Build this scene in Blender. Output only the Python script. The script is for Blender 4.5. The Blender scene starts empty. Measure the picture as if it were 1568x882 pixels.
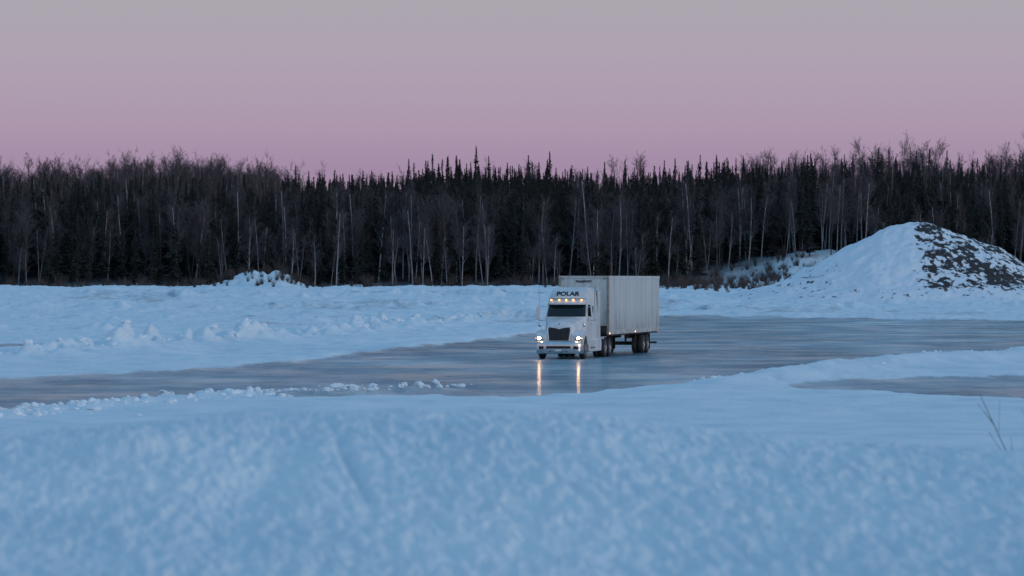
import bpy, math, random
import numpy as np
from mathutils import Vector, Matrix, noise as mnoise
random.seed(7); rng=np.random.default_rng(11)
scene=bpy.context.scene
scene.view_settings.view_transform='Standard'
scene.view_settings.look='None'
scene.view_settings.exposure=0
# ------------------------------------------------------------------ helpers
def link(o,parent=None):
    scene.collection.objects.link(o)
    if parent: o.parent=parent
    return o
def nd(nt,t,**k):
    n=nt.nodes.new(t)
    for a,b in k.items(): setattr(n,a,b)
    return n
def new_mat(name):
    m=bpy.data.materials.new(name); m.use_nodes=True
    nt=m.node_tree; b=nt.nodes['Principled BSDF']
    return m,nt,b
def ramp(nt,stops):
    r=nt.nodes.new('ShaderNodeValToRGB'); e=r.color_ramp.elements
    while len(e)>1: e.remove(e[-1])
    e[0].position=stops[0][0]; e[0].color=(*stops[0][1],1) if len(stops[0][1])==3 else stops[0][1]
    for p,c in stops[1:]:
        x=e.new(p); x.color=(*c,1)
    return r
def noise_node(nt,vec,scale,detail=4,rough=.55,sc=None):
    n=nt.nodes.new('ShaderNodeTexNoise'); n.inputs['Scale'].default_value=scale
    n.inputs['Detail'].default_value=detail; n.inputs['Roughness'].default_value=rough
    if sc is not None:
        mp=nt.nodes.new('ShaderNodeMapping'); mp.inputs['Scale'].default_value=sc
        nt.links.new(vec,mp.inputs['Vector']); nt.links.new(mp.outputs[0],n.inputs['Vector'])
    else: nt.links.new(vec,n.inputs['Vector'])
    return n
def mixc(nt,fac,a,b):
    m=nt.nodes.new('ShaderNodeMix'); m.data_type='RGBA'
    for s,v in ((0,fac),(6,a),(7,b)):
        if isinstance(v,(int,float)): m.inputs[s].default_value=v
        elif isinstance(v,tuple): m.inputs[s].default_value=(*v,1)
        else: nt.links.new(v,m.inputs[s])
    return m.outputs[2]
def math_n(nt,op,a,b=0,c=0,clamp=False):
    m=nt.nodes.new('ShaderNodeMath'); m.operation=op; m.use_clamp=clamp
    for i,v in enumerate((a,b,c)):
        if isinstance(v,(int,float)): m.inputs[i].default_value=v
        else: nt.links.new(v,m.inputs[i])
    return m.outputs[0]
def simple(name,c1,c2=None,rough=.5,metal=0,scale=3,emit=None,es=0,bump=0,sc=None,lo=.35,hi=.65):
    m,nt,b=new_mat(name)
    tc=nd(nt,'ShaderNodeTexCoord').outputs['Object']
    n=noise_node(nt,tc,scale,6,.6,sc)
    r=ramp(nt,[(lo,c1),(hi,c2 or tuple(x*.8 for x in c1))])
    nt.links.new(n.outputs['Fac'],r.inputs['Fac']); nt.links.new(r.outputs[0],b.inputs['Base Color'])
    b.inputs['Roughness'].default_value=rough; b.inputs['Metallic'].default_value=metal
    if emit:
        b.inputs['Emission Color'].default_value=(*emit,1); b.inputs['Emission Strength'].default_value=es
    if bump:
        bp=nd(nt,'ShaderNodeBump'); bp.inputs['Strength'].default_value=bump; bp.inputs['Distance'].default_value=.02
        nt.links.new(n.outputs['Fac'],bp.inputs['Height']); nt.links.new(bp.outputs[0],b.inputs['Normal'])
    return m
# numpy value noise
def _h(ix,iy,s):
    with np.errstate(over='ignore'):
        h=(ix.astype(np.int64)*374761393+iy.astype(np.int64)*668265263+s*982451653)&0xffffffff
        h=((h^(h>>13))*1274126177)&0xffffffff
        h=h^(h>>16)
    return (h&0xffffff)/float(0xffffff)
def vn(x,y,s=0):
    ix=np.floor(x); iy=np.floor(y); fx=x-ix; fy=y-iy
    fx=fx*fx*fx*(fx*(fx*6-15)+10); fy=fy*fy*fy*(fy*(fy*6-15)+10)
    a=_h(ix,iy,s);b=_h(ix+1,iy,s);c=_h(ix,iy+1,s);d=_h(ix+1,iy+1,s)
    return (a*(1-fx)+b*fx)*(1-fy)+(c*(1-fx)+d*fx)*fy
def fbm(x,y,s=0,o=4,g=.5):
    t=0;a=1;n=0
    for i in range(o):
        t=t+a*vn(x,y,s+i*17); n+=a; a*=g
        x,y=(x*1.7-y*1.05)+3.1,(x*1.05+y*1.7)+7.7
    return t/n
def fbma(x,y,s=0,o=3,g=.5):
    t=0;a=1;n=0
    for i in range(o):
        t=t+a*vn(x,y,s+i*17); n+=a; a*=g
        x,y=x*2.03+3.1,y*2.03+7.7
    return t/n
def sm(a,b,x):
    t=np.clip((x-a)/(b-a),0,1); return t*t*(3-2*t)
def mesh_np(name,co,quads,mats,attrs=None,smooth=True,tris=False,matidx=None):
    me=bpy.data.meshes.new(name)
    k=3 if tris else 4
    n=len(quads)
    me.vertices.add(len(co)); me.vertices.foreach_set('co',np.ascontiguousarray(co,dtype=np.float32).ravel())
    me.loops.add(n*k); me.loops.foreach_set('vertex_index',np.ascontiguousarray(quads,dtype=np.int32).ravel())
    me.polygons.add(n); me.polygons.foreach_set('loop_start',np.arange(0,n*k,k,dtype=np.int32))
    me.polygons.foreach_set('use_smooth',np.full(n,smooth,dtype=bool))
    for m in mats: me.materials.append(m)
    if matidx is not None: me.polygons.foreach_set('material_index',np.asarray(matidx,dtype=np.int32))
    me.update(calc_edges=True)
    if attrs:
        for a,v in attrs.items():
            at=me.attributes.new(a,'FLOAT','POINT'); at.data.foreach_set('value',v.astype(np.float32).ravel())
    return me
# ------------------------------------------------------------------ world (dusk sky, belt of venus)
w=bpy.data.worlds.new('World'); scene.world=w; w.use_nodes=True
nt=w.node_tree; bg=nt.nodes['Background']
tc=nd(nt,'ShaderNodeTexCoord'); sx=nd(nt,'ShaderNodeSeparateXYZ'); nt.links.new(tc.outputs['Generated'],sx.inputs[0])
r=ramp(nt,[(0.0,(.28,.20,.33)),(.026,(.355,.250,.375)),(.038,(.415,.310,.420)),(.053,(.432,.355,.440)),(.072,(.405,.390,.430)),(.14,(.33,.41,.51)),(.40,(.175,.355,.57)),(1,(.125,.325,.575))])
nt.links.new(sx.outputs['Z'],r.inputs['Fac'])
# warm afterglow in the direction behind the viewer / to the right
az=nd(nt,'ShaderNodeVectorMath',operation='DOT_PRODUCT'); nt.links.new(tc.outputs['Generated'],az.inputs[0]); az.inputs[1].default_value=(.75,-.66,.05)
g=math_n(nt,'POWER',math_n(nt,'MAXIMUM',az.outputs['Value'],0),5)
col=mixc(nt,math_n(nt,'MULTIPLY',g,.7),r.outputs[0],(.90,.80,.74))
nt.links.new(col,bg.inputs['Color']); bg.inputs['Strength'].default_value=1.0
sun=bpy.data.lights.new('sun','SUN'); sun.energy=.42; sun.angle=math.radians(14); sun.color=(1,.92,.90)
so=link(bpy.data.objects.new('sun',sun)); so.rotation_euler=Vector((-.80,.56,-.20)).to_track_quat('-Z','Y').to_euler()
# ------------------------------------------------------------------ terrain function
NX=[-400,-60,-19,-15.9,-10.8,-4.2,0,2.6,5.2,11.5,19.4,26.8,60,400]
NY=[60,90,114,119,132,138,136.7,138,147.3,170.8,193.7,210,300,330]
FX=[-400,-60,-18.8,-14.4,-10.6,-8.9,-6.6,0,2.7,16.4,49,400]
FY=[80,135,163,172,190,209,230,275,310,420,384,360]
HX=[-400,-99,-80,-61,-52,-44,-33,-23,-18,-10,0,8,18,27,40,46,62,79,85,99,400]
HT=[26,25.9,26.6,26.9,26.0,24.8,25.2,25.6,26.9,27.2,27.0,26.2,25.6,26.0,27.0,27.6,27.3,29.2,27.8,27.6,27.5]
BERM=np.array([(-60,160),(-30,175),(-24,187),(-22.2,200),(-20,213),(-18,230),(-15.5,248),(-13.1,258),(-9.3,312),(-4.7,347),(2.3,391)],float)
CX=[-12,-2.8,-2.2,-1.55,-.66,.41,1.13,1.85,2.8,12]
CZ=[3.02,3.165,3.225,3.29,3.305,3.28,3.185,3.11,3.06,2.95]
def pdist(X,Y,P):
    d=np.full(X.shape,1e9)
    for (ax,ay),(bx,by) in zip(P[:-1],P[1:]):
        dx,dy=bx-ax,by-ay; t=np.clip(((X-ax)*dx+(Y-ay)*dy)/(dx*dx+dy*dy),0,1)
        e=np.hypot(X-ax-t*dx,Y-ay-t*dy); d=np.minimum(d,e)
    return d
def terrain(X,Y):
    X=np.asarray(X,float);Y=np.asarray(Y,float)
    z=2.5*sm(380,620,Y)
    z+=((np.interp(X,HX,HT)-4)*1.09+4-12.4)*np.clip((Y-655)/205,0,1)**.8*(1-.6*sm(900,3000,Y))
    z+=4.6*np.exp(-((X-54)/17)**2-((Y-662)/26)**2)
    z+=2.5*np.exp(-(np.abs(X+37.5)/5.6)**3-((Y-603)/8)**2)*(.6+.8*fbm(X/1.6,Y/3,5))
    Nn=np.interp(X,NX,NY); Ff=np.interp(X,FX,FY)
    wy=Y+10*(fbm(X/5,Y/16,31)-.5)+5*(fbm(X/1.2,Y/5,37)-.5)
    ice=sm(Nn-3,Nn+2,wy)*(1-sm(Ff-5,Ff+7,wy))
    e=((X-22)/12)**2+((Y-148)/18)**2+.7*(fbm(X/2.5,Y/7,41)-.5)
    ice2=(1-sm(.7,1.05,e))
    e=((X+29)/6)**2+((Y-240)/10)**2+.7*(fbm(X/2.5,Y/7,43)-.5)
    ice3=(1-sm(.6,1.1,e))*.8
    ic=np.clip(ice+ice2+ice3,0,1)
    out=sm(100,125,Y)*(1-ic)
    far=sm(140,210,Y)*.75+.25
    land=.12*out
    land+=out*.42*far*(fbm(X/5,Y/14,3)-.35)*(1+1.3*sm(300,520,Y))
    land+=out*.16*far*(fbm(X/.8,Y/1.6,9)-.4)*(1+1.0*sm(250,400,Y))
    # ploughed ridge on right near side
    land+=.42*np.exp(-((Y-(Nn-9))/5.5)**2)*sm(3,12,X)*(1-ic)*(.6+.8*fbm(X/1.5,Y/4,12))
    # berm along the far left edge
    d=pdist(X,Y,BERM); lump=fbma(X/1.25,Y/4.5,21,3)
    land+=(.30*np.exp(-(d/3.2)**2)+ 1.25*np.exp(-(d/1.3)**2)*np.clip(lump-.38,0,1)*2.0)*(1-ice)*(1-.3*sm(300,400,Y))
    for k,(a,b,amp) in enumerate([(300,.25,.5),(370,-.2,.6),(455,.1,.8),(520,-.1,.8)]):
        yy=a+b*(X+20)+10*np.sin(X/9+k)
        land+=amp*np.exp(-((Y-yy)/3)**2)*np.clip(fbma(X/2.2,Y/9,60+k)-.38,0,1)*2.4*(1-ic)
    # rubble ridge near left
    yr=np.interp(X,[-60,-15.3,-13.6,-10.8,-8.6,-4,0],[88,114,122,131,139,147,150])
    land+=.22*np.exp(-((Y-yr+3)/3.0)**2)*(1-sm(-4,-1,X))*fbm(X/.5,Y/1.6,71,3)*1.2
    z=z+land
    # foreground bank the photographer stands on
    c=np.interp(X,CX,CZ)
    f=2.87+(c-2.87)*np.clip((Y-15)/6,-2,1.0)
    f=np.maximum(f,2.3)
    f+=.07*np.exp(-((X+1.85)/.22)**2-((Y-19.6)/.35)**2)
    f-=.05*np.exp(-((X+1.15)/.13)**2-((Y-18.2)/2.0)**2)
    f-=.07*np.exp(-((X+.72-(Y-18.5)*-.10)/.028)**2)*np.exp(-((Y-18.8)/1.1)**2)
    f+=.06*(fbm(X/.9,Y/2.2,81,3)-.5)
    xs=X+.15*Y; xs2=X-.10*Y
    amp=.75+.5*vn(X/.9,Y/2.5,88)
    fine=((fbma(xs/.048,Y/.22,91,3,.6)-.5)*.058+(fbma(xs2/.13,Y/.5,97,2)-.5)*.022)*amp
    k=1-sm(20.3,52,Y)
    z=z+(f+fine*sm(8,12,Y)-.3)*k+.3*(1-sm(90,115,Y))
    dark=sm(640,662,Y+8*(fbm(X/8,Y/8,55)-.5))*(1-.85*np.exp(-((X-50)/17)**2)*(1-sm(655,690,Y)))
    scour=sm(.50,.70,fbm(X/16,Y/30,77))*sm(280,360,Y)*(1-sm(540,620,Y))*.5
    return z,np.clip(ic+scour,0,1),dark
def tz(x,y):
    return terrain(np.array([x],float),np.array([y],float))[0][0]
# grid
to=np.geomspace(.155,7,26)
T=np.concatenate([-to[::-1],np.linspace(-.15,.15,950),to])
R=np.concatenate([[-3000,-600,-100,-20,0,5,9,12],np.arange(13,24,.03),np.geomspace(24.1,109,60),np.arange(110,300,.45),np.arange(300,660,1.4),np.arange(661,900,6),np.geomspace(905,9000,22)])
YY=np.repeat(R[:,None],len(T),1); XX=T[None,:]*np.maximum(np.abs(R),13)[:,None]
Z,ICE,DARK=terrain(XX,YY)
nr,nc=len(R),len(T)
co=np.stack([XX,YY,Z],-1).reshape(-1,3)
i=np.arange(nr-1)[:,None]*nc+np.arange(nc-1)[None,:]
q=np.stack([i,i+1,i+nc+1,i+nc],-1).reshape(-1,4)
m_ground,nt,b=new_mat('snow_and_ice')
geo=nd(nt,'ShaderNodeNewGeometry'); P=geo.outputs['Position']
ai=nd(nt,'ShaderNodeAttribute'); ai.attribute_name='ice'
ad=nd(nt,'ShaderNodeAttribute'); ad.attribute_name='dark'
# snow
ns=noise_node(nt,P,.5,7,.65,(1,.4,1))
rs=ramp(nt,[(.3,(.64,.73,.80)),(.5,(.79,.84,.88)),(.7,(.89,.91,.92))]); nt.links.new(ns.outputs['Fac'],rs.inputs['Fac'])
nf=noise_node(nt,P,9,6,.65,(1,.3,1))
bp=nd(nt,'ShaderNodeBump'); bp.inputs['Strength'].default_value=.8; bp.inputs['Distance'].default_value=.04; nt.links.new(nf.outputs['Fac'],bp.inputs['Height'])
nt.links.new(rs.outputs[0],b.inputs['Base Color']); b.inputs['Roughness'].default_value=.9; b.inputs['Specular IOR Level'].default_value=.12
nt.links.new(bp.outputs[0],b.inputs['Normal'])
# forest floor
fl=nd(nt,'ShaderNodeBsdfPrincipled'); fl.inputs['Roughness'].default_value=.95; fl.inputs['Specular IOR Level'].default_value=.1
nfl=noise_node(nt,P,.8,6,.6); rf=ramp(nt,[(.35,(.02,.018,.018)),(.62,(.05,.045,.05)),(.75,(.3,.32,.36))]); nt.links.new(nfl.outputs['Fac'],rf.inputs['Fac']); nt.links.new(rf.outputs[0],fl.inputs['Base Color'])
# ice
ib=nd(nt,'ShaderNodeBsdfPrincipled')
n1=noise_node(nt,P,.10,10,.70,(1,.35,1)); n2=noise_node(nt,P,1.3,5,.6,(1,.15,1)); n3=noise_node(nt,P,.30,8,.7,(.6,.35,1))
rc=ramp(nt,[(.34,(.055,.13,.18)),(.48,(.13,.255,.335)),(.57,(.22,.37,.45)),(.67,(.50,.62,.70))]); nt.links.new(n1.outputs['Fac'],rc.inputs['Fac']); nt.links.new(rc.outputs[0],ib.inputs['Base Color'])
rr=ramp(nt,[(.38,(.22,)*3),(.50,(.42,)*3),(.62,(.7,)*3)]); nt.links.new(n3.outputs['Fac'],rr.inputs['Fac']); nt.links.new(rr.outputs[0],ib.inputs['Roughness'])
ib.inputs['IOR'].default_value=1.31; ib.inputs['Specular IOR Level'].default_value=.4; ib.inputs['Specular Tint'].default_value=(.72,.92,1,1)
ib.inputs['Coat Weight'].default_value=.28; ib.inputs['Coat Roughness'].default_value=.13; ib.inputs['Coat IOR'].default_value=1.31
bi=nd(nt,'ShaderNodeBump'); bi.inputs['Strength'].default_value=.5; bi.inputs['Distance'].default_value=.03; nt.links.new(n2.outputs['Fac'],bi.inputs['Height']); nt.links.new(bi.outputs[0],ib.inputs['Normal'])
nm=noise_node(nt,P,.4,8,.7,(1,.3,1))
mask=math_n(nt,'ADD',ai.outputs['Fac'],math_n(nt,'MULTIPLY',math_n(nt,'SUBTRACT',nm.outputs['Fac'],.5),1.5))
mk=nd(nt,'ShaderNodeMapRange'); mk.interpolation_type='SMOOTHSTEP'; mk.inputs[1].default_value=.35; mk.inputs[2].default_value=.80; nt.links.new(mask,mk.inputs[0])
ms1=nd(nt,'ShaderNodeMixShader'); nt.links.new(mk.outputs[0],ms1.inputs[0]); nt.links.new(b.outputs[0],ms1.inputs[1]); nt.links.new(ib.outputs[0],ms1.inputs[2])
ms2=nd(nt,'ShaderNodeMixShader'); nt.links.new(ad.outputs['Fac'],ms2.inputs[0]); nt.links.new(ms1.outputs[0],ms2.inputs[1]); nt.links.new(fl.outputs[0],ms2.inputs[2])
nt.links.new(ms2.outputs[0],nt.nodes['Material Output'].inputs[0])
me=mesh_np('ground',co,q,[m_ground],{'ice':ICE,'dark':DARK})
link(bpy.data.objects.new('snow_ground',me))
# plain snow
m_snow,nt,b=new_mat('snow')
P=nd(nt,'ShaderNodeNewGeometry').outputs['Position']
n=noise_node(nt,P,3,5); rs=ramp(nt,[(.3,(.74,.81,.88)),(.7,(.87,.9,.92))]); nt.links.new(n.outputs['Fac'],rs.inputs[0]); nt.links.new(rs.outputs[0],b.inputs['Base Color']); b.inputs['Roughness'].default_value=.9; b.inputs['Specular IOR Level'].default_value=.15
# ------------------------------------------------------------------ snow rubble
def ico():
    import bmesh
    bm=bmesh.new(); bmesh.ops.create_icosphere(bm,subdivisions=2,radius=1)
    v=np.array([x.co[:] for x in bm.verts]); f=np.array([[x.index for x in p.verts] for p in bm.faces]); bm.free(); return v,f
iv,jf=ico()
def chunks(name,pts,sizes,mat):
    V=[];F=[]; 
    for k,(p,s) in enumerate(zip(pts,sizes)):
        d=1+.45*(rng.random(len(iv))-.5)
        sc=np.array([1,1.1,.75])*s*(.7+.6*rng.random(3))
        a=rng.random()*6.28; ca,sa=math.cos(a),math.sin(a)
        v=iv*d[:,None]*sc; v=np.stack([v[:,0]*ca-v[:,1]*sa,v[:,0]*sa+v[:,1]*ca,v[:,2]],1)+p
        V.append(v);F.append(jf+k*len(iv))
    me=mesh_np(name,np.concatenate(V),np.concatenate(F),[mat],smooth=False,tris=True)
    return link(bpy.data.objects.new(name,me))
pts=[];sz=[]
def along(P,n,spread,s0,s1,yk=1.0,lift=.0):
    P=np.array(P,float)
    L=np.hypot(*(P[1:]-P[:-1]).T); cum=np.concatenate([[0],np.cumsum(L)])
    t=rng.random(n)*cum[-1]
    x=np.interp(t,cum,P[:,0])+rng.normal(0,spread,n)+0; y=np.interp(t,cum,P[:,1])+rng.normal(0,spread*yk,n)
    s=s0+(s1-s0)*rng.random(n)**3
    cl=vn(t/1.5,t*0,5); keep=rng.random(n)<.15+1.0*cl**2
    x,y,s=x[keep],y[keep],s[keep]
    z=terrain(x,y)[0]
    for a in zip(x,y,z,s): pts.append((a[0],a[1],a[2]+a[3]*.15+lift)); sz.append(a[3])
along(BERM[1:8],360,.6,.06,.28)
along(BERM[7:],140,.8,.08,.32)
along([(-40,100),(-15.3,115),(-13.6,123),(-10.8,132),(-8.6,140),(-4,147)],2600,1.0,.025,.15,3.2)
along([(-6.5,147),(-2.6,150)],130,.7,.04,.22,3)
along([(5,146),(11.5,166),(19.4,188),(27,203)],160,.8,.04,.13,3)
chunks('snow_rubble',np.array(pts),sz,m_snow)
# ------------------------------------------------------------------ snow pile
m_pile,nt,b=new_mat('snow_covered_gravel')
tcn=nd(nt,'ShaderNodeTexCoord').outputs['Object']
n=noise_node(nt,tcn,1.1,6,.62,(1,.8,.7)); at=nd(nt,'ShaderNodeAttribute'); at.attribute_name='bare'
v=math_n(nt,'ADD',n.outputs['Fac'],math_n(nt,'MULTIPLY',at.outputs['Fac'],.34))
mk=nd(nt,'ShaderNodeMapRange'); mk.inputs[1].default_value=.74; mk.inputs[2].default_value=.79; nt.links.new(v,mk.inputs[0])
n2=noise_node(nt,tcn,4,5)
rk=ramp(nt,[(.3,(.025,.022,.024)),(.7,(.09,.08,.08))]); nt.links.new(n2.outputs['Fac'],rk.inputs[0])
nt.links.new(mixc(nt,mk.outputs[0],(.80,.84,.89),rk.outputs[0]),b.inputs['Base Color']); b.inputs['Roughness'].default_value=.9; b.inputs['Specular IOR Level'].default_value=.15
bp=nd(nt,'ShaderNodeBump'); bp.inputs['Strength'].default_value=.8; bp.inputs['Distance'].default_value=.3; nt.links.new(n.outputs['Fac'],bp.inputs['Height']); nt.links.new(bp.outputs[0],b.inputs['Normal'])
PX,PY=51.0,505.0
g=np.linspace(-34,34,300); GX,GY=np.meshgrid(g,g)
rr=np.hypot(GX*np.where(GX>0,.92,.98),GY)+1.6*(fbm(GX/6,GY/6,3)-.5)
hz=np.interp(rr,[0,1.5,3.5,8.5,13,18,24,31,50],[11.2,11.1,10.4,8.1,5.6,3.3,1.6,.2,-2])
hz+=.5*(fbm(GX/1.0,GY/1.0,8)-.5)*np.clip(hz/4,0,1)+.8*(fbm(GX/3,GY/3,13)-.5)*np.clip(hz/3,0,1)
bare=np.clip(sm(-3.4,.5,GX+1.8*(fbm(GX/2,hz/2,19)-.5)*2)*sm(1.2,3.5,hz)*(.44+.75*fbm(GX/4,GY/4,23)),0,1)
bare=np.maximum(bare,.48*sm(-28,-14,GX)*(1-sm(-12,-6,GX))*sm(.8,2,hz)*(1-sm(5,8,hz)))
bare=np.maximum(bare,.40*sm(.8,2,hz)*(1-sm(2.5,4,hz)))
co=np.stack([GX,GY,hz],-1).reshape(-1,3); N=300
i=np.arange(N-1)[:,None]*N+np.arange(N-1)[None,:]; q=np.stack([i,i+1,i+N+1,i+N],-1).reshape(-1,4)
me=mesh_np('snow_pile',co,q,[m_pile],{'bare':bare}); o=link(bpy.data.objects.new('snow_covered_gravel_pile',me)); o.location=(PX,PY,0)
# ------------------------------------------------------------------ vegetation variants
m_need=simple('spruce_needles',(.010,.0125,.011),(.022,.025,.021),.9,scale=.7)
m_bark=simple('dark_bark',(.04,.032,.033),(.07,.058,.058),.9,scale=2)
m_birch=simple('pale_bark',(.22,.20,.20),(.42,.39,.39),.85,scale=1.2)
m_twig=simple('bare_twigs',(.075,.057,.063),(.12,.095,.10),.9,scale=1)
m_shr=simple('shrub_twigs',(.05,.034,.032),(.10,.07,.058),.9,scale=1)
def prism(V,F,MI,a,b,ra,rb,mi,k=3):
    a=Vector(a);b=Vector(b); d=(b-a)
    if d.length<1e-5: return
    d.normalize(); u=d.orthogonal().normalized(); v=d.cross(u); s=len(V)
    for (p,r) in ((a,ra),(b,rb)):
        for j in range(k):
            t=6.2832*j/k; V.append(p+u*math.cos(t)*r+v*math.sin(t)*r)
    for j in range(k): F.append((s+j,s+(j+1)%k,s+k+(j+1)%k,s+k+j)); MI.append(mi)
def fin(name,V,F,MI,mats):
    me=bpy.data.meshes.new(name); me.from_pydata([tuple(v) for v in V],[],F)
    for m in mats: me.materials.append(m)
    me.polygons.foreach_set('material_index',MI); me.update(); return me
def spruce(name,H,Rm,seed):
    rd=random.Random(seed); V=[];F=[];MI=[]
    prism(V,F,MI,(0,0,-.6),(0,0,H*.6),.16,.09,0,5); prism(V,F,MI,(0,0,H*.6),(0,0,H),.09,.015,0,4)
    z=H*rd.uniform(.05,.16)
    sk=[rd.uniform(.75,1.2) for _ in range(8)]
    while z<H-.15:
        u=z/H; L0=Rm*((1-u)**.75)*(.75+.4*math.sin(u*23+seed))*min(1,.5+u*3)+.10
        n=6 if u<.85 else 4
        for j in range(n):
            if rd.random()<.12: continue
            a=rd.uniform(0,6.28); L=L0*rd.uniform(.55,1.25)*sk[int(a/6.29*8)]; dz=-L*rd.uniform(.1,.55)
            ca,sa=math.cos(a),math.sin(a); wd=.12+.22*L*rd.uniform(.5,1)
            p0=Vector((0,0,z)); p1=Vector((ca*L*.55,sa*L*.55,z+dz*.35)); p2=Vector((ca*L,sa*L,z+dz+L*.1))
            t=Vector((-sa,ca,0)); hang=Vector((0,0,-rd.uniform(.12,.38)*min(1,L)))
            s=len(V); V+= [p0+t*.04,p1+t*wd+hang,p2,p1-t*wd+hang,p1+Vector((0,0,.05))]
            F.extend([(s,s+1,s+4),(s+1,s+2,s+4),(s+2,s+3,s+4),(s+3,s,s+4)]); MI.extend([1]*4)
            for _ in range(2):
                q0=p0.lerp(p2,rd.uniform(.35,.95)); s=len(V)
                V+=[q0+t*.13,q0-t*.13,q0+Vector((ca*.1,sa*.1,-rd.uniform(.25,.55)))]
                F.append((s,s+1,s+2)); MI.append(1)
        z+=rd.uniform(.2,.36)
    return fin(name,V,F,MI,[m_bark,m_need])
def bare(name,H,seed,pale=True,fork=False):
    rd=random.Random(seed); V=[];F=[];MI=[]
    def grow(p,d,L,r,lvl):
        n=4 if lvl==0 else 3
        seg=L/n; nodes=[]
        for k in range(n):
            d=(d+Vector((rd.uniform(-1,1),rd.uniform(-1,1),rd.uniform(-.2,.5)))*(.04 if lvl==0 else .16)).normalized()
            p2=p+d*seg; r2=r*(1-.75/n) if lvl==0 else r*.72
            r2=max(r2,.012)
            prism(V,F,MI,p,p2,r,r2,0 if lvl==0 or (lvl==1 and r>.04) else 1,5 if lvl==0 else 3)
            nodes.append((p,p2,d.copy(),r2,(k+1)/n)); p=p2; r=r2
        if lvl>=3: return
        cnt=[26,7,4][lvl]
        for c in range(cnt):
            t=rd.uniform(.35 if lvl==0 else .15,1); k=min(n-1,int(t*n)); a,b_,dd,rb,_=nodes[k]
            q=a.lerp(b_,t*n-k)
            az=rd.uniform(0,6.28); sp=rd.uniform(.35,.75) if lvl==0 else rd.uniform(.4,.9)
            o=dd.orthogonal().normalized(); o.rotate(Matrix.Rotation(az,3,dd))
            nd_=(dd+o*sp).normalized()
            LL=L*(rd.uniform(.16,.30)*(1.25-t*.6) if lvl==0 else rd.uniform(.3,.5))
            grow(q,nd_,LL,max(.014,rb*(.42 if lvl==0 else .6)),lvl+1)
    if fork:
        grow(Vector((0,0,-.5)),Vector((.05,0,1)),H*.98,H*.009,0); 
        grow(Vector((.1,.05,-.5)),Vector((-.14,.04,1)),H*.85,H*.007,0)
    else: grow(Vector((0,0,-.5)),Vector((rd.uniform(-.09,.09),0,1)),H,H*.0085+.02,0)
    return fin(name,V,F,MI,[m_birch if pale else m_bark,m_twig])
def shrub(name,H,seed,n=26):
    rd=random.Random(seed); V=[];F=[];MI=[]
    for k in range(n):
        a=rd.uniform(0,6.28); d=Vector((math.cos(a)*rd.uniform(.1,.7),math.sin(a)*rd.uniform(.1,.7),1)).normalized()
        p=Vector((rd.uniform(-.2,.2),rd.uniform(-.2,.2),-.15)); L=H*rd.uniform(.5,1); r=(.012+.006*H) if n>12 else .010
        for s in range(4):
            d=(d+Vector((rd.uniform(-1,1),rd.uniform(-1,1),.2))*.15).normalized(); p2=p+d*L/4; prism(V,F,MI,p,p2,r,r*.75,0)
            for _ in range(3):
                e=(d+Vector((rd.uniform(-1,1),rd.uniform(-1,1),rd.uniform(0,.6)))*.7).normalized(); q=p.lerp(p2,rd.random())
                q2=q+e*L*rd.uniform(.1,.25); prism(V,F,MI,q,q2,r*.5,r*.3,0)
            p=p2; r*=.75
    return fin(name,V,F,MI,[m_shr])
def make_coll(name,meshes):
    c=bpy.data.collections.new(name)
    for k,m in enumerate(meshes): c.objects.link(bpy.data.objects.new('%s_variant_%02d'%(name,k),m))
    return c
vs=[]
for k in range(6): vs.append(spruce('spruce%d'%k,[13,15.5,17,14.5,12,16][k],[1.9,2.2,1.7,2.4,2.1,1.5][k],k+1))
for k in range(5): vs.append(bare('birch%d'%k,[13,15,16,14,12][k],k+31,True,k==3))
for k in range(3): vs.append(bare('aspen%d'%k,[14,15.5,12.5][k],k+51,False,k==1))
def instancer(name,coll,P,S,Rz,idx):
    me=bpy.data.meshes.new(name); me.from_pydata([tuple(p) for p in P],[],[])
    for a,tp,v in (('isc','FLOAT',S),('irot','FLOAT',Rz),('iidx','INT',idx)):
        at=me.attributes.new(a,tp,'POINT'); at.data.foreach_set('value',np.asarray(v,dtype=np.int32 if tp=='INT' else np.float32))
    o=link(bpy.data.objects.new(name,me))
    ng=bpy.data.node_groups.new(name+'_scatter','GeometryNodeTree')
    ng.interface.new_socket('Geometry',in_out='INPUT',socket_type='NodeSocketGeometry'); ng.interface.new_socket('Geometry',in_out='OUTPUT',socket_type='NodeSocketGeometry')
    gi=ng.nodes.new('NodeGroupInput'); go=ng.nodes.new('NodeGroupOutput')
    ci=ng.nodes.new('GeometryNodeCollectionInfo'); ci.inputs['Collection'].default_value=coll; ci.inputs['Separate Children'].default_value=True; ci.inputs['Reset Children'].default_value=True
    ip=ng.nodes.new('GeometryNodeInstanceOnPoints'); ip.inputs['Pick Instance'].default_value=True
    def na(n,t):
        x=ng.nodes.new('GeometryNodeInputNamedAttribute'); x.data_type=t; x.inputs['Name'].default_value=n; return x.outputs['Attribute']
    cx=ng.nodes.new('ShaderNodeCombineXYZ'); ng.links.new(na('irot','FLOAT'),cx.inputs['Z'])
    L=ng.links.new
    L(gi.outputs[0],ip.inputs['Points']); L(ci.outputs[0],ip.inputs['Instance']); L(na('iidx','INT'),ip.inputs['Instance Index']); L(cx.outputs[0],ip.inputs['Rotation']); L(na('isc','FLOAT'),ip.inputs['Scale']); L(ip.outputs[0],go.inputs[0])
    md=o.modifiers.new('scatter','NODES'); md.node_group=ng
    return o
cf=make_coll('forest_tree',vs)
P=[];S=[];Rz=[];I=[]
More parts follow.
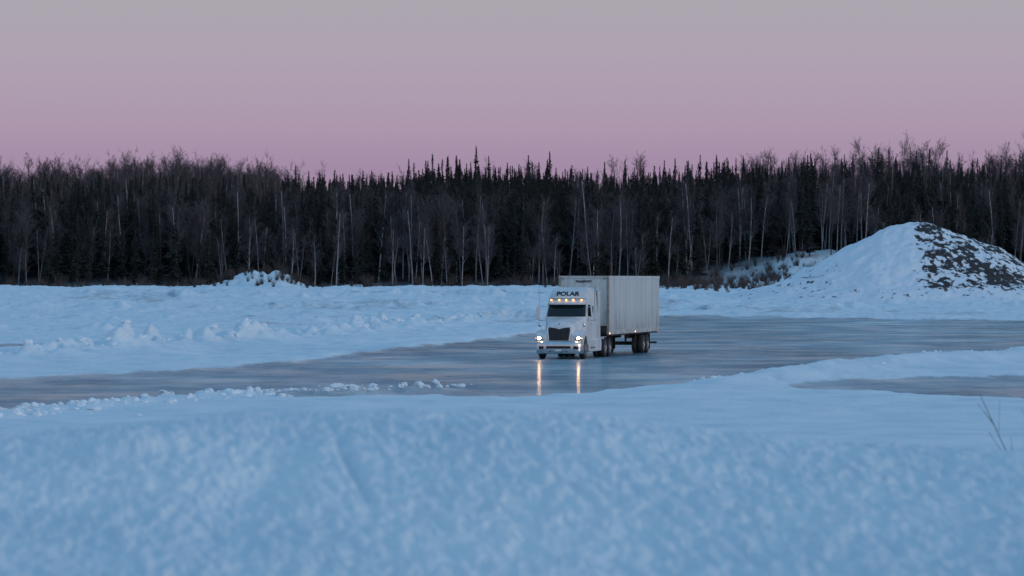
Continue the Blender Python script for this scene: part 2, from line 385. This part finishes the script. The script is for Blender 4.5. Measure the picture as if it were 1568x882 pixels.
for yy in np.arange(640,868,3.2):
    for xx in np.arange(-235,235,2.8):
        x=xx+rng.uniform(-1.5,1.5); y=yy+rng.uniform(-1.7,1.7)
        fr=642+10*(vn(np.array([x/9]),np.array([0.5]),5)[0])+ (12*math.exp(-((x-42)/18)**2))
        if y<fr: continue
        depth=y-fr
        if depth<14 and rng.random()<.25: continue
        pb=.06
        if depth<16: pb=.5+.7*(vn(np.array([x/6]),np.array([3.]),9)[0]-.5)+(.12 if abs(x)>45 else 0)
        elif depth<45: pb=.18
        elif y>700:
            if x<-46: pb=.92 if y>800 else .28
            elif x>50: pb=.50 if y>810 else .14
            else: pb=.03
        b_=rng.random()<pb
        back=min(1,max(0,(y-680)/120))
        cl=vn(np.array([x/7]),np.array([y/20]),19)[0]
        s=(rng.uniform(.66,.98))*(1-back)+(rng.uniform(.34,.56)+.16*cl+.16*rng.random()**5)*back
        if depth<10: s*=rng.uniform(.6,1)
        if b_:
            k=6+rng.integers(0,8) if depth>20 or rng.random()<.5 else 6+rng.integers(0,5)
            s*=rng.uniform(.95,1.12)
            if back>.9: s*=1.10
        else:
            k=rng.integers(0,6)
            if y>800 and x<-46: s*=.8
        P.append((x,y,0));S.append(s);Rz.append(rng.uniform(0,6.28));I.append(k)
for x,s in ((86,.95),(89,.9),(84,.8),(66,.7),(62,.68),(104,.85),(107,.9),(110,.85),(95,.75)):
    P.append((x,860,0));S.append(s);Rz.append(rng.uniform(0,6));I.append(6+rng.integers(0,5))
P=np.array(P); P[:,2]=terrain(P[:,0],P[:,1])[0]
instancer('distant_forest',cf,P,S,Rz,I)
cs=make_coll('shrub',[shrub('shrub%d'%k,[1.6,2.2,1.2,2.8][k],k+5) for k in range(4)])
n=900; x=rng.uniform(-200,200,n); y=643-np.abs(rng.normal(0,11,n)); 
x2=rng.normal(-37,4.2,90); y2=rng.normal(602,5,90)
x3=rng.uniform(24,62,220); y3=rng.uniform(630,665,220)
x4=rng.normal(31,6,90); y4=rng.uniform(550,620,90)
x=np.concatenate([x,x2,x3,x4]);y=np.concatenate([y,y2,y3,y4]); z=terrain(x,y)[0]
instancer('shoreline_shrubs',cs,np.stack([x,y,z],1),rng.uniform(.3,.95,len(x)),rng.uniform(0,6.28,len(x)),rng.integers(0,4,len(x)))
o=link(bpy.data.objects.new('leafless_shrub',shrub('near_shrub',1.9,77,10))); o.location=(5.42,40,tz(5.42,40)); o.scale=(1.0,1.0,1.5)
# ------------------------------------------------------------------ truck
truck=bpy.data.objects.new('semi_truck',None); link(truck)
TH=math.radians(11.6); truck.location=(2.32,201.5,0.0); truck.rotation_euler=(0,0,-TH)
m_white=simple('white_paint',(.76,.77,.78),(.60,.60,.60),.35,scale=1.4,sc=(1,1,.5))
m_dirty=simple('dirty_white_paint',(.62,.62,.61),(.42,.40,.38),.5,scale=1.2)
m_chrome=simple('chrome',(.75,.75,.76),(.6,.6,.6),.18,1,scale=3)
m_black=simple('black_plastic',(.012,.012,.013),(.02,.02,.02),.5)
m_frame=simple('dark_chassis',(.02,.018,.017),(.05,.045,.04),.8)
m_tire=simple('tyre_rubber',(.018,.018,.019),(.05,.05,.052),.85,scale=5)
m_rim=simple('steel_rim',(.35,.35,.36),(.16,.15,.15),.45,.6,scale=6)
m_gbar=simple('grille_bar_metal',(.09,.09,.095),(.05,.05,.05),.4,.4,scale=6)
m_post=simple('worn_post',(.42,.36,.30),(.25,.2,.17),.6,scale=4)
m_glass,nt_,b_=new_mat('tinted_glass'); b_.inputs['Base Color'].default_value=(.008,.012,.012,1); b_.inputs['Roughness'].default_value=.06
m_amber=simple('amber_lamp',(.8,.3,.05),(.8,.3,.05),.4,emit=(1,.42,.08),es=5)
m_head=simple('headlamp_lens',(.9,.8,.6),(.9,.8,.6),.3,emit=(1,.58,.28),es=105)
m_red=simple('red_lamp',(.5,.02,.02),(.5,.02,.02),.4,emit=(1,.15,.05),es=1.5)
m_navy=simple('navy_lettering',(.01,.012,.03),(.01,.012,.03),.5)
m_redl=simple('red_lettering',(.35,.03,.04),(.3,.03,.04),.5)
m_tr,nt,b=new_mat('weathered_trailer_skin')
tcn=nd(nt,'ShaderNodeTexCoord').outputs['Object']
s1=noise_node(nt,tcn,1.2,7,.65,(1,1,.25)); s2=noise_node(nt,tcn,5,5,.6,(1,1,.08)); sp=nd(nt,'ShaderNodeSeparateXYZ'); nt.links.new(tcn,sp.inputs[0])
low=nd(nt,'ShaderNodeMapRange'); low.inputs[1].default_value=2.5; low.inputs[2].default_value=1.2; nt.links.new(sp.outputs['Z'],low.inputs[0])
d=math_n(nt,'ADD',math_n(nt,'MULTIPLY',s1.outputs['Fac'],.75),math_n(nt,'MULTIPLY',s2.outputs['Fac'],.40)); d=math_n(nt,'ADD',d,math_n(nt,'MULTIPLY',low.outputs[0],.20))
rd_=ramp(nt,[(.45,(.70,.75,.74)),(.66,(.58,.61,.60)),(.84,(.33,.32,.30))]); nt.links.new(d,rd_.inputs[0]); nt.links.new(rd_.outputs[0],b.inputs['Base Color']); b.inputs['Roughness'].default_value=.42
def part(name,V,F,mat,smooth=False,bevel=0,seg=2):
    me=bpy.data.meshes.new(name); me.from_pydata([tuple(v) for v in V],[],F); me.materials.append(mat); me.update()
    import bmesh
    bm=bmesh.new(); bm.from_mesh(me); bmesh.ops.recalc_face_normals(bm,faces=bm.faces); bm.to_mesh(me); bm.free()
    if smooth: me.polygons.foreach_set('use_smooth',[True]*len(me.polygons))
    o=link(bpy.data.objects.new(name,me),truck)
    if bevel:
        md=o.modifiers.new('bevel','BEVEL'); md.width=bevel; md.segments=seg; md.limit_method='ANGLE'; md.angle_limit=math.radians(35)
    return o
def box(name,x0,x1,y0,y1,z0,z1,mat,bevel=.01):
    V=[(x,y,z) for z in (z0,z1) for y in (y0,y1) for x in (x0,x1)]
    F=[(0,1,3,2),(4,5,7,6),(0,1,5,4),(2,3,7,6),(0,2,6,4),(1,3,7,5)]
    return part(name,V,F,mat,False,bevel)
def extr_x(name,prof,x0,x1,mat,bevel=.03):
    n=len(prof); V=[(x0,y,z) for y,z in prof]+[(x1,y,z) for y,z in prof]
    F=[tuple(range(n)),tuple(range(n,2*n))]+[(i,(i+1)%n,n+(i+1)%n,n+i) for i in range(n)]
    return part(name,V,F,mat,False,bevel)
def loft(name,secs,mat,smooth=True,caps=True):
    n=len(secs[0]); V=[p for s in secs for p in s]; F=[]
    for k in range(len(secs)-1):
        for i in range(n): F.append((k*n+i,k*n+(i+1)%n,(k+1)*n+(i+1)%n,(k+1)*n+i))
    if caps: F+= [tuple(range(n)),tuple(range((len(secs)-1)*n,len(secs)*n))]
    o=part(name,V,F,mat,smooth)
    md=o.modifiers.new('es','EDGE_SPLIT'); md.split_angle=math.radians(40)
    return o
def tube(name,pts,r,mat,k=8):
    V=[];F=[];MI=[]
    for a,b2 in zip(pts[:-1],pts[1:]): prism(V,F,MI,a,b2,r,r,0,k)
    return part(name,V,F,mat,True)
# bumper
plan=[(-1.2,.55),(-1.19,.34),(-1.08,.14),(-.8,.04),(-.4,0),(.4,0),(.8,.04),(1.08,.14),(1.19,.34),(1.2,.55)]
def bump(name,prof,mat,plan=plan):
    V=[];F=[];n=len(plan)
    for z,ins in prof:
        for x,y in plan: V.append((x*(1-ins*.4),y+ins,z))
    for k in range(len(prof)-1):
        for i in range(n-1): F.append((k*n+i,k*n+i+1,(k+1)*n+i+1,(k+1)*n+i))
    o=part(name,V,F,mat,True); return o
bump('front_bumper',[(.27,.25),(.27,.06),(.31,.02),(.45,0),(.70,0),(.85,.02),(.90,.07),(.90,.3)],m_chrome)
box('bumper_intake',-.62,.62,-.012,.06,.53,.66,m_black,.01)
for s in (-1,1):
    box('fog_lamp_bezel',s*.88-.12,s*.88+.12,.02,.12,.5,.66,m_black,.02)
    box('tow_hook',s*.42-.03,s*.42+.03,-.03,.1,.36,.42,m_black,.01)
box('licence_plate',-.16,.16,-.03,-.015,.40,.50,m_white,.004)
# grille
gp=[(-.50,.93),(.50,.93),(.56,1.5),(.52,1.60),(.2,1.56),(0,1.50),(-.2,1.56),(-.52,1.60),(-.56,1.5)]
def front_poly(name,prof,y0,y1,lean,mat,bevel=.01):
    n=len(prof); V=[(x,y0+(z-.9)*lean,z) for x,z in prof]+[(x,y1+(z-.9)*lean,z) for x,z in prof]
    F=[tuple(range(n)),tuple(range(n,2*n))]+[(i,(i+1)%n,n+(i+1)%n,n+i) for i in range(n)]
    return part(name,V,F,mat,False,bevel)
sg=[(x*1.14,.88+(z-.93)*1.13) for x,z in gp]
front_poly('grille_surround',sg,.16,.4,.14,m_chrome,.02)
front_poly('grille_core',gp,.125,.2,.14,m_black,.01)
for k in range(9):
    z=.99+k*.062; front_poly('grille_bar',[(-.50,z),(.50,z),(.50,z+.012),(-.50,z+.012)],.105,.125,.14,m_gbar,0)
for s in (-.25,0,.25): front_poly('grille_rib',[(s-.008,.96),(s+.008,.96),(s+.008,1.5),(s-.008,1.5)],.098,.125,.14,m_gbar,0)
# hood
def hsec(y,wb,wt,zb,zt,cr):
    pts=[(-wb,zb),(-wb,zb+(zt-zb)*.5),(-wt-.04,zt-.16),(-wt,zt-.06),(-wt*.75,zt),(-wt*.3,zt+cr),(0,zt+cr*1.3),(wt*.3,zt+cr),(wt*.75,zt),(wt,zt-.06),(wt+.04,zt-.16),(wb,zb+(zt-zb)*.5),(wb,zb)]
    return [(x,y,z) for x,z in pts]
loft('hood',[hsec(.24,.66,.52,.9,1.56,.02),hsec(.32,.70,.56,.85,1.68,.03),hsec(.6,.74,.62,.85,1.80,.04),hsec(1.1,.84,.72,.85,1.92,.05),hsec(1.6,.93,.82,.85,2.02,.05),hsec(2.0,1.0,.88,.85,2.08,.04)],m_white)
part('hood_ornament',[(-.03,.34,1.7),(.03,.34,1.7),(.03,.5,1.72),(-.03,.5,1.72),(-.02,.30,1.82),(.02,.30,1.82),(.02,.42,1.80),(-.02,.42,1.80)],[(0,1,5,4),(1,2,6,5),(2,3,7,6),(3,0,4,7),(4,5,6,7),(0,1,2,3)],m_chrome,False,.01)
arch=[(1.2+.62*math.cos(t),.52+.62*math.sin(t)) for t in np.linspace(.25,math.pi-.25,14)]
fp=[(.22,.78),(.16,1.02),(.24,1.24),(.5,1.38),(.9,1.46),(1.5,1.46),(1.9,1.34),(2.05,1.1),(2.05,.68)]+arch
for s in (-1,1): extr_x('front_fender',fp,s*.62,s*1.2,m_white,.05)
import bmesh
def ellipsoid(name,c,r,mat):
    me=bpy.data.meshes.new(name); bm=bmesh.new(); bmesh.ops.create_uvsphere(bm,u_segments=20,v_segments=12,radius=1)
    bmesh.ops.scale(bm,vec=r,verts=bm.verts); bmesh.ops.translate(bm,vec=c,verts=bm.verts); bm.to_mesh(me); bm.free(); me.materials.append(mat)
    me.polygons.foreach_set('use_smooth',[True]*len(me.polygons)); return link(bpy.data.objects.new(name,me),truck)
for s in (-1,1):
    box('headlamp_housing',s*.97-.2,s*.97+.2,.13,.35,.95,1.17,m_chrome,.05)
    ellipsoid('headlamp',(s*1.0,.12,1.06),(.075,.05,.062),m_head)
    ellipsoid('turn_lamp',(s*1.15,.2,1.04),(.04,.04,.06),m_amber)
# cab body
def ff(z): return np.interp(z,[.6,1.0,2.10,2.78,2.80,2.92,3.05,3.3,3.5,3.58,3.60],[1.98,1.95,1.92,2.34,2.30,2.30,2.42,2.62,2.90,3.3,3.9])
def fw(z): return np.interp(z,[.6,2.1,2.8,3.1,3.5,3.6],[1.06,1.08,1.02,1.0,.90,.78])
def fy(x,z,off=0):
    u=abs(x)/fw(z); return ff(z)+.10*u*u+.22*u**9-off
def csec(z,yb=5.2):
    W=fw(z); xs=[-1,-.985,-.95,-.9,-.8,-.6,-.3,0,.3,.6,.8,.9,.95,.985,1]
    return [(W*u,fy(W*u,z),z) for u in xs]+[(W,yb*.5+1.6,z),(W,yb-.05,z),(W-.06,yb,z),(-W+.06,yb,z),(-W,yb-.05,z),(-W,yb*.5+1.6,z)]
loft('cab_and_sleeper',[csec(z) for z in (.62,1.0,1.5,2.10,2.45,2.78,2.80,2.92,3.05,3.18,3.3,3.42,3.5,3.56,3.595)],m_white)
def fpanel(name,x0,x1,z0,z1,off,mat,nx=16,nz=6,lean=0):
    V=[];F=[]
    for j in range(nz+1):
        z=z0+(z1-z0)*j/nz
        for i in range(nx+1):
            x=x0+(x1-x0)*i/nx
            x=x*fw(z)/fw(z0); V.append((x,fy(x,z,off),z))
    for j in range(nz):
        for i in range(nx): a=j*(nx+1)+i; F.append((a,a+1,a+nx+2,a+nx+1))
    return part(name,V,F,mat,True)
fpanel('windshield_seal',-1.0,1.0,2.12,2.775,.012,m_black)
fpanel('windshield_left',-.96,-.018,2.16,2.75,.02,m_glass)
fpanel('windshield_right',.018,.96,2.16,2.75,.02,m_glass)
for s in (-1,1): tube('wiper',[(s*.1,1.96,2.16),(s*.65,2.07,2.32)],.012,m_black,5)
V=[];F=[]
xs=np.linspace(-1.0,1.0,17)
for (z,o_) in ((2.76,.02),(2.72,.24),(2.76,.26),(2.92,.10),(2.96,.0)):
    for x in xs: V.append((x,2.30+.10*x*x+.22*abs(x)**9-o_,z))
for k in range(4):
    for i in range(16): a=k*17+i; F.append((a,a+1,a+18,a+17))
part('sun_visor',V,F,m_white,True)
for x in (-.78,-.36,0,.36,.78): ellipsoid('clearance_lamp',(x,2.13+.10*x*x,2.97),(.05,.05,.03),m_amber)
fpanel('fairing_seam',-.96,.96,3.00,3.03,.008,m_black,nz=1)
for s in (-1,1):
    def side(name,ys,zs,mat,o=.008):
        V=[(s*(fw(z)+o),y,z) for y,z in zip(ys,zs)]; return part(name,V,[tuple(range(len(V)))],mat)
    side('side_window',(2.35,2.62,3.25,3.25),(2.16,2.72,2.72,2.10),m_glass)
    side('sleeper_window',(3.7,3.7,4.1,4.1),(2.3,2.65,2.65,2.3),m_glass)
    for y in (2.25,3.36,): side('door_seam',(y,y,y+.02,y+.02),(1.0,2.08,2.08,1.0),m_black,.006)
    side('sleeper_seam',(3.5,3.5,3.52,3.52),(.9,3.4,3.4,.9),m_black,.006)
    box('door_handle',s*1.09-.02,s*1.09+.02,3.1,3.25,1.75,1.8,m_chrome,.01)
    extr_x('side_extender',[(5.2,.95),(5.75,.95),(5.75,3.35),(5.2,3.5)],s*1.04,s*1.10,m_white,.02)
    extr_x('side_skirt',[(2.1,.38),(2.1,.98),(5.5,.98),(5.6,.7),(5.5,.34),(2.3,.34)],s*.95,s*1.2,m_white,.05)
    for y in (2.5,3.1): box('step',s*1.205-.01,s*1.205+.01,y,y+.4,.5,.58,m_black,.005)
    box('mirror_housing',s*1.46-.11,s*1.46+.11,2.2,2.32,1.98,2.62,m_white,.04)
    box('mirror_glass',s*1.46-.09,s*1.46+.09,2.325,2.335,2.02,2.58,m_chrome,.0)
    tube('mirror_arm_upper',[(s*1.04,2.4,2.6),(s*1.46,2.28,2.66),(s*1.46,2.28,2.6)],.018,m_chrome)
    tube('mirror_arm_lower',[(s*1.06,2.3,1.95),(s*1.46,2.28,1.92),(s*1.46,2.28,2.0)],.018,m_chrome)
    ellipsoid('hood_mirror',(s*1.12,.9,1.72),(.08,.05,.11),m_chrome); tube('hood_mirror_arm',[(s*.95,1.0,1.42),(s*1.12,.92,1.66)],.012,m_chrome)
    tube('antenna',[(s*1.42,2.3,2.6),(s*1.45,2.3,3.7)],.007,m_black,5)
    tube('exhaust_stack',[(s*.98,5.5,1.0),(s*.98,5.5,3.4),(s*.98,5.62,3.62)],.07,m_chrome,12)
def text(name,s,size,loc,rot,mat,sx=1):
    c=bpy.data.curves.new(name,'FONT'); c.body=s; c.size=size; c.align_x='CENTER'; c.align_y='CENTER'; c.extrude=.004; c.offset=.010*size/.3; c.materials.append(mat)
    o=link(bpy.data.objects.new(name,c),truck); o.location=loc; o.rotation_euler=rot; o.scale=(sx,1,1); return o
text('roof_lettering','POLAR',.36,(0,2.62-.03,3.27),(math.radians(53),0,0),m_navy,1.05)
for s in (-1,1): box('frame_rail',s*.42-.05,s*.42+.05,.6,9.0,.75,1.02,m_frame,.01)
box('engine_block',-.5,.5,.5,2.2,.35,.95,m_frame,.05)
box('front_axle',-.9,.9,1.12,1.28,.42,.56,m_frame,.03)
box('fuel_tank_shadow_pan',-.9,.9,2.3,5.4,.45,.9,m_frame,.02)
box('fifth_wheel',-.5,.5,6.7,7.8,1.02,1.055,m_frame,.01)
def wheel(name,x,y,s,dual=False,r=.51):
    wd=.28
    prof=[(-.5,.62),(-.5,.86),(-.44,.96),(-.30,1.0),(.30,1.0),(.44,.96),(.5,.86),(.5,.62)]
    for t in range(2 if dual else 1):
        xc=x-s*(wd*.5+t*.33); V=[];F=[];n=28; m=len(prof)
        for k in range(n):
            a=6.28318*k/n
            for u,v in prof: V.append((xc+u*wd,y+math.cos(a)*v*r,r+math.sin(a)*v*r))
        for k in range(n):
            for j in range(m-1): F.append((k*m+j,((k+1)%n)*m+j,((k+1)%n)*m+j+1,k*m+j+1))
        part(name+'_tyre',V,F,m_tire,True).modifiers.new('e','EDGE_SPLIT')
    rp=[(0.5,.62),(.42,.58),(.2 if dual else .45,.5),(.2 if dual else .42,.26),(.48 if dual else .6,.2),(.52 if dual else .62,.0)]
    V=[];F=[];n=24;m=len(rp); xc=x-s*wd*.5
    for k in range(n):
        a=6.28318*k/n
        for u,v in rp: V.append((xc+s*u*wd,y+math.cos(a)*v*r,r+math.sin(a)*v*r))
    for k in range(n):
        for j in range(m-1): F.append((k*m+j,((k+1)%n)*m+j,((k+1)%n)*m+j+1,k*m+j+1))
    part(name+'_rim',V,F,m_rim,True)
for s in (-1,1):
    wheel('steer_wheel',s*1.18,1.2,s)
    for y in (6.45,7.8): wheel('drive_wheel',s*1.24,y,s,True)
    for y in (18.0,19.3): wheel('trailer_wheel',s*1.27,y,s,True)
    box('drive_mud_flap',s*.95-.3,s*.95+.3,8.5,8.52,.2,1.0,m_black,.005)
    box('trailer_mud_flap',s*.97-.3,s*.97+.3,20.0,20.02,.2,1.05,m_black,.005)
    extr_x('drive_fender',[(5.85,.94),(6.2,1.05),(6.9,1.05),(6.9,1.03),(6.25,1.03),(5.9,.92)],s*.62,s*1.22,m_white,.005)
for y in (6.45,7.8,18,19.3): box('axle',-1,1,y-.08,y+.08,.43,.59,m_frame,.03)
# trailer
Y0,Y1=7.0,23.0
box('trailer_box',-1.29,1.29,Y0,Y1,1.22,4.17,m_tr,.03)
for s in (-1,1):
    x=s*1.29
    box('trailer_top_rail',min(x,x+s*.02),max(x,x+s*.02),Y0,Y1,4.03,4.19,m_tr,.006)
    box('trailer_bottom_rail',min(x,x+s*.03),max(x,x+s*.03),Y0,Y1,1.14,1.36,m_dirty,.006)
    box('trailer_corner_post',min(x-s*.08,x+s*.034),max(x-s*.08,x+s*.034),Y0-.02,Y0+.12,1.13,4.15,m_post,.01)
    for k in range(1,39):
        y=Y0+k*(Y1-Y0)/39
        box('trailer_side_seam',min(x,x+s*.003),max(x,x+s*.003),y-.02,y+.02,1.37,4.02,m_tr,0)
    for k in range(5):
        y=Y0+.15+k*3.9; box('marker_lamp',x+s*.03-.02,x+s*.03+.02,y,y+.1,1.18,1.24,m_amber if k in(0,2) else m_black,.005)
    box('upper_marker_lamp',s*1.1-.05,s*1.1+.05,Y0-.06,Y0-.031,4.02,4.055,m_black,.005)
    box('landing_gear_leg',s*.9-.07,s*.9+.07,9.9,10.04,.35,1.06,m_frame,.01); box('landing_gear_foot',s*.9-.12,s*.9+.12,9.85,10.1,.3,.35,m_frame,.01)
    box('slider_rail',s*.5-.06,s*.5+.06,16.6,20.6,.8,1.06,m_frame,.01)
    box('rear_guard_upright',s*.6-.05,s*.6+.05,22.85,22.95,.56,1.2,m_frame,.01)
    box('tail_lamp',s*1.15-.1,s*1.15+.1,22.96,23.03,1.12,1.2,m_red,.01)
box('trailer_front_header',-1.2,1.2,Y0-.03,Y0-.002,4.06,4.19,m_dirty,.006)
box('trailer_front_lower_plate',-1.2,1.2,Y0-.025,Y0-.002,1.2,1.6,m_frame,.006)
for k in range(-2,3): box('front_wall_rib',k*.43-.015,k*.43+.015,Y0-.012,Y0-.001,1.62,4.04,m_tr,0)
box('rear_guard',-1.15,1.15,22.86,22.98,.45,.555,m_frame,.01)
box('trailer_floor_beams',-1.2,1.2,Y0+.15,Y1-.1,1.06,1.2,m_frame,.01)
text('front_wall_lettering','TRANSPORT',.15,(0,Y0-.035,3.90),(math.radians(90),0,0),m_navy)
text('front_wall_small_lettering','REFRIGERATED',.12,(.0,Y0-.035,3.45),(math.radians(90),0,0),m_redl)
# ------------------------------------------------------------------ camera
cam=bpy.data.cameras.new('camera'); co_=link(bpy.data.objects.new('camera',cam)); scene.camera=co_
cam.sensor_width=36; cam.lens=141.2; cam.clip_end=20000; cam.clip_start=.1
co_.location=(0,0,4.0); co_.rotation_euler=(math.radians(90-.121),0,0)
cam.dof.use_dof=True; cam.dof.focus_distance=204; cam.dof.aperture_fstop=4.6
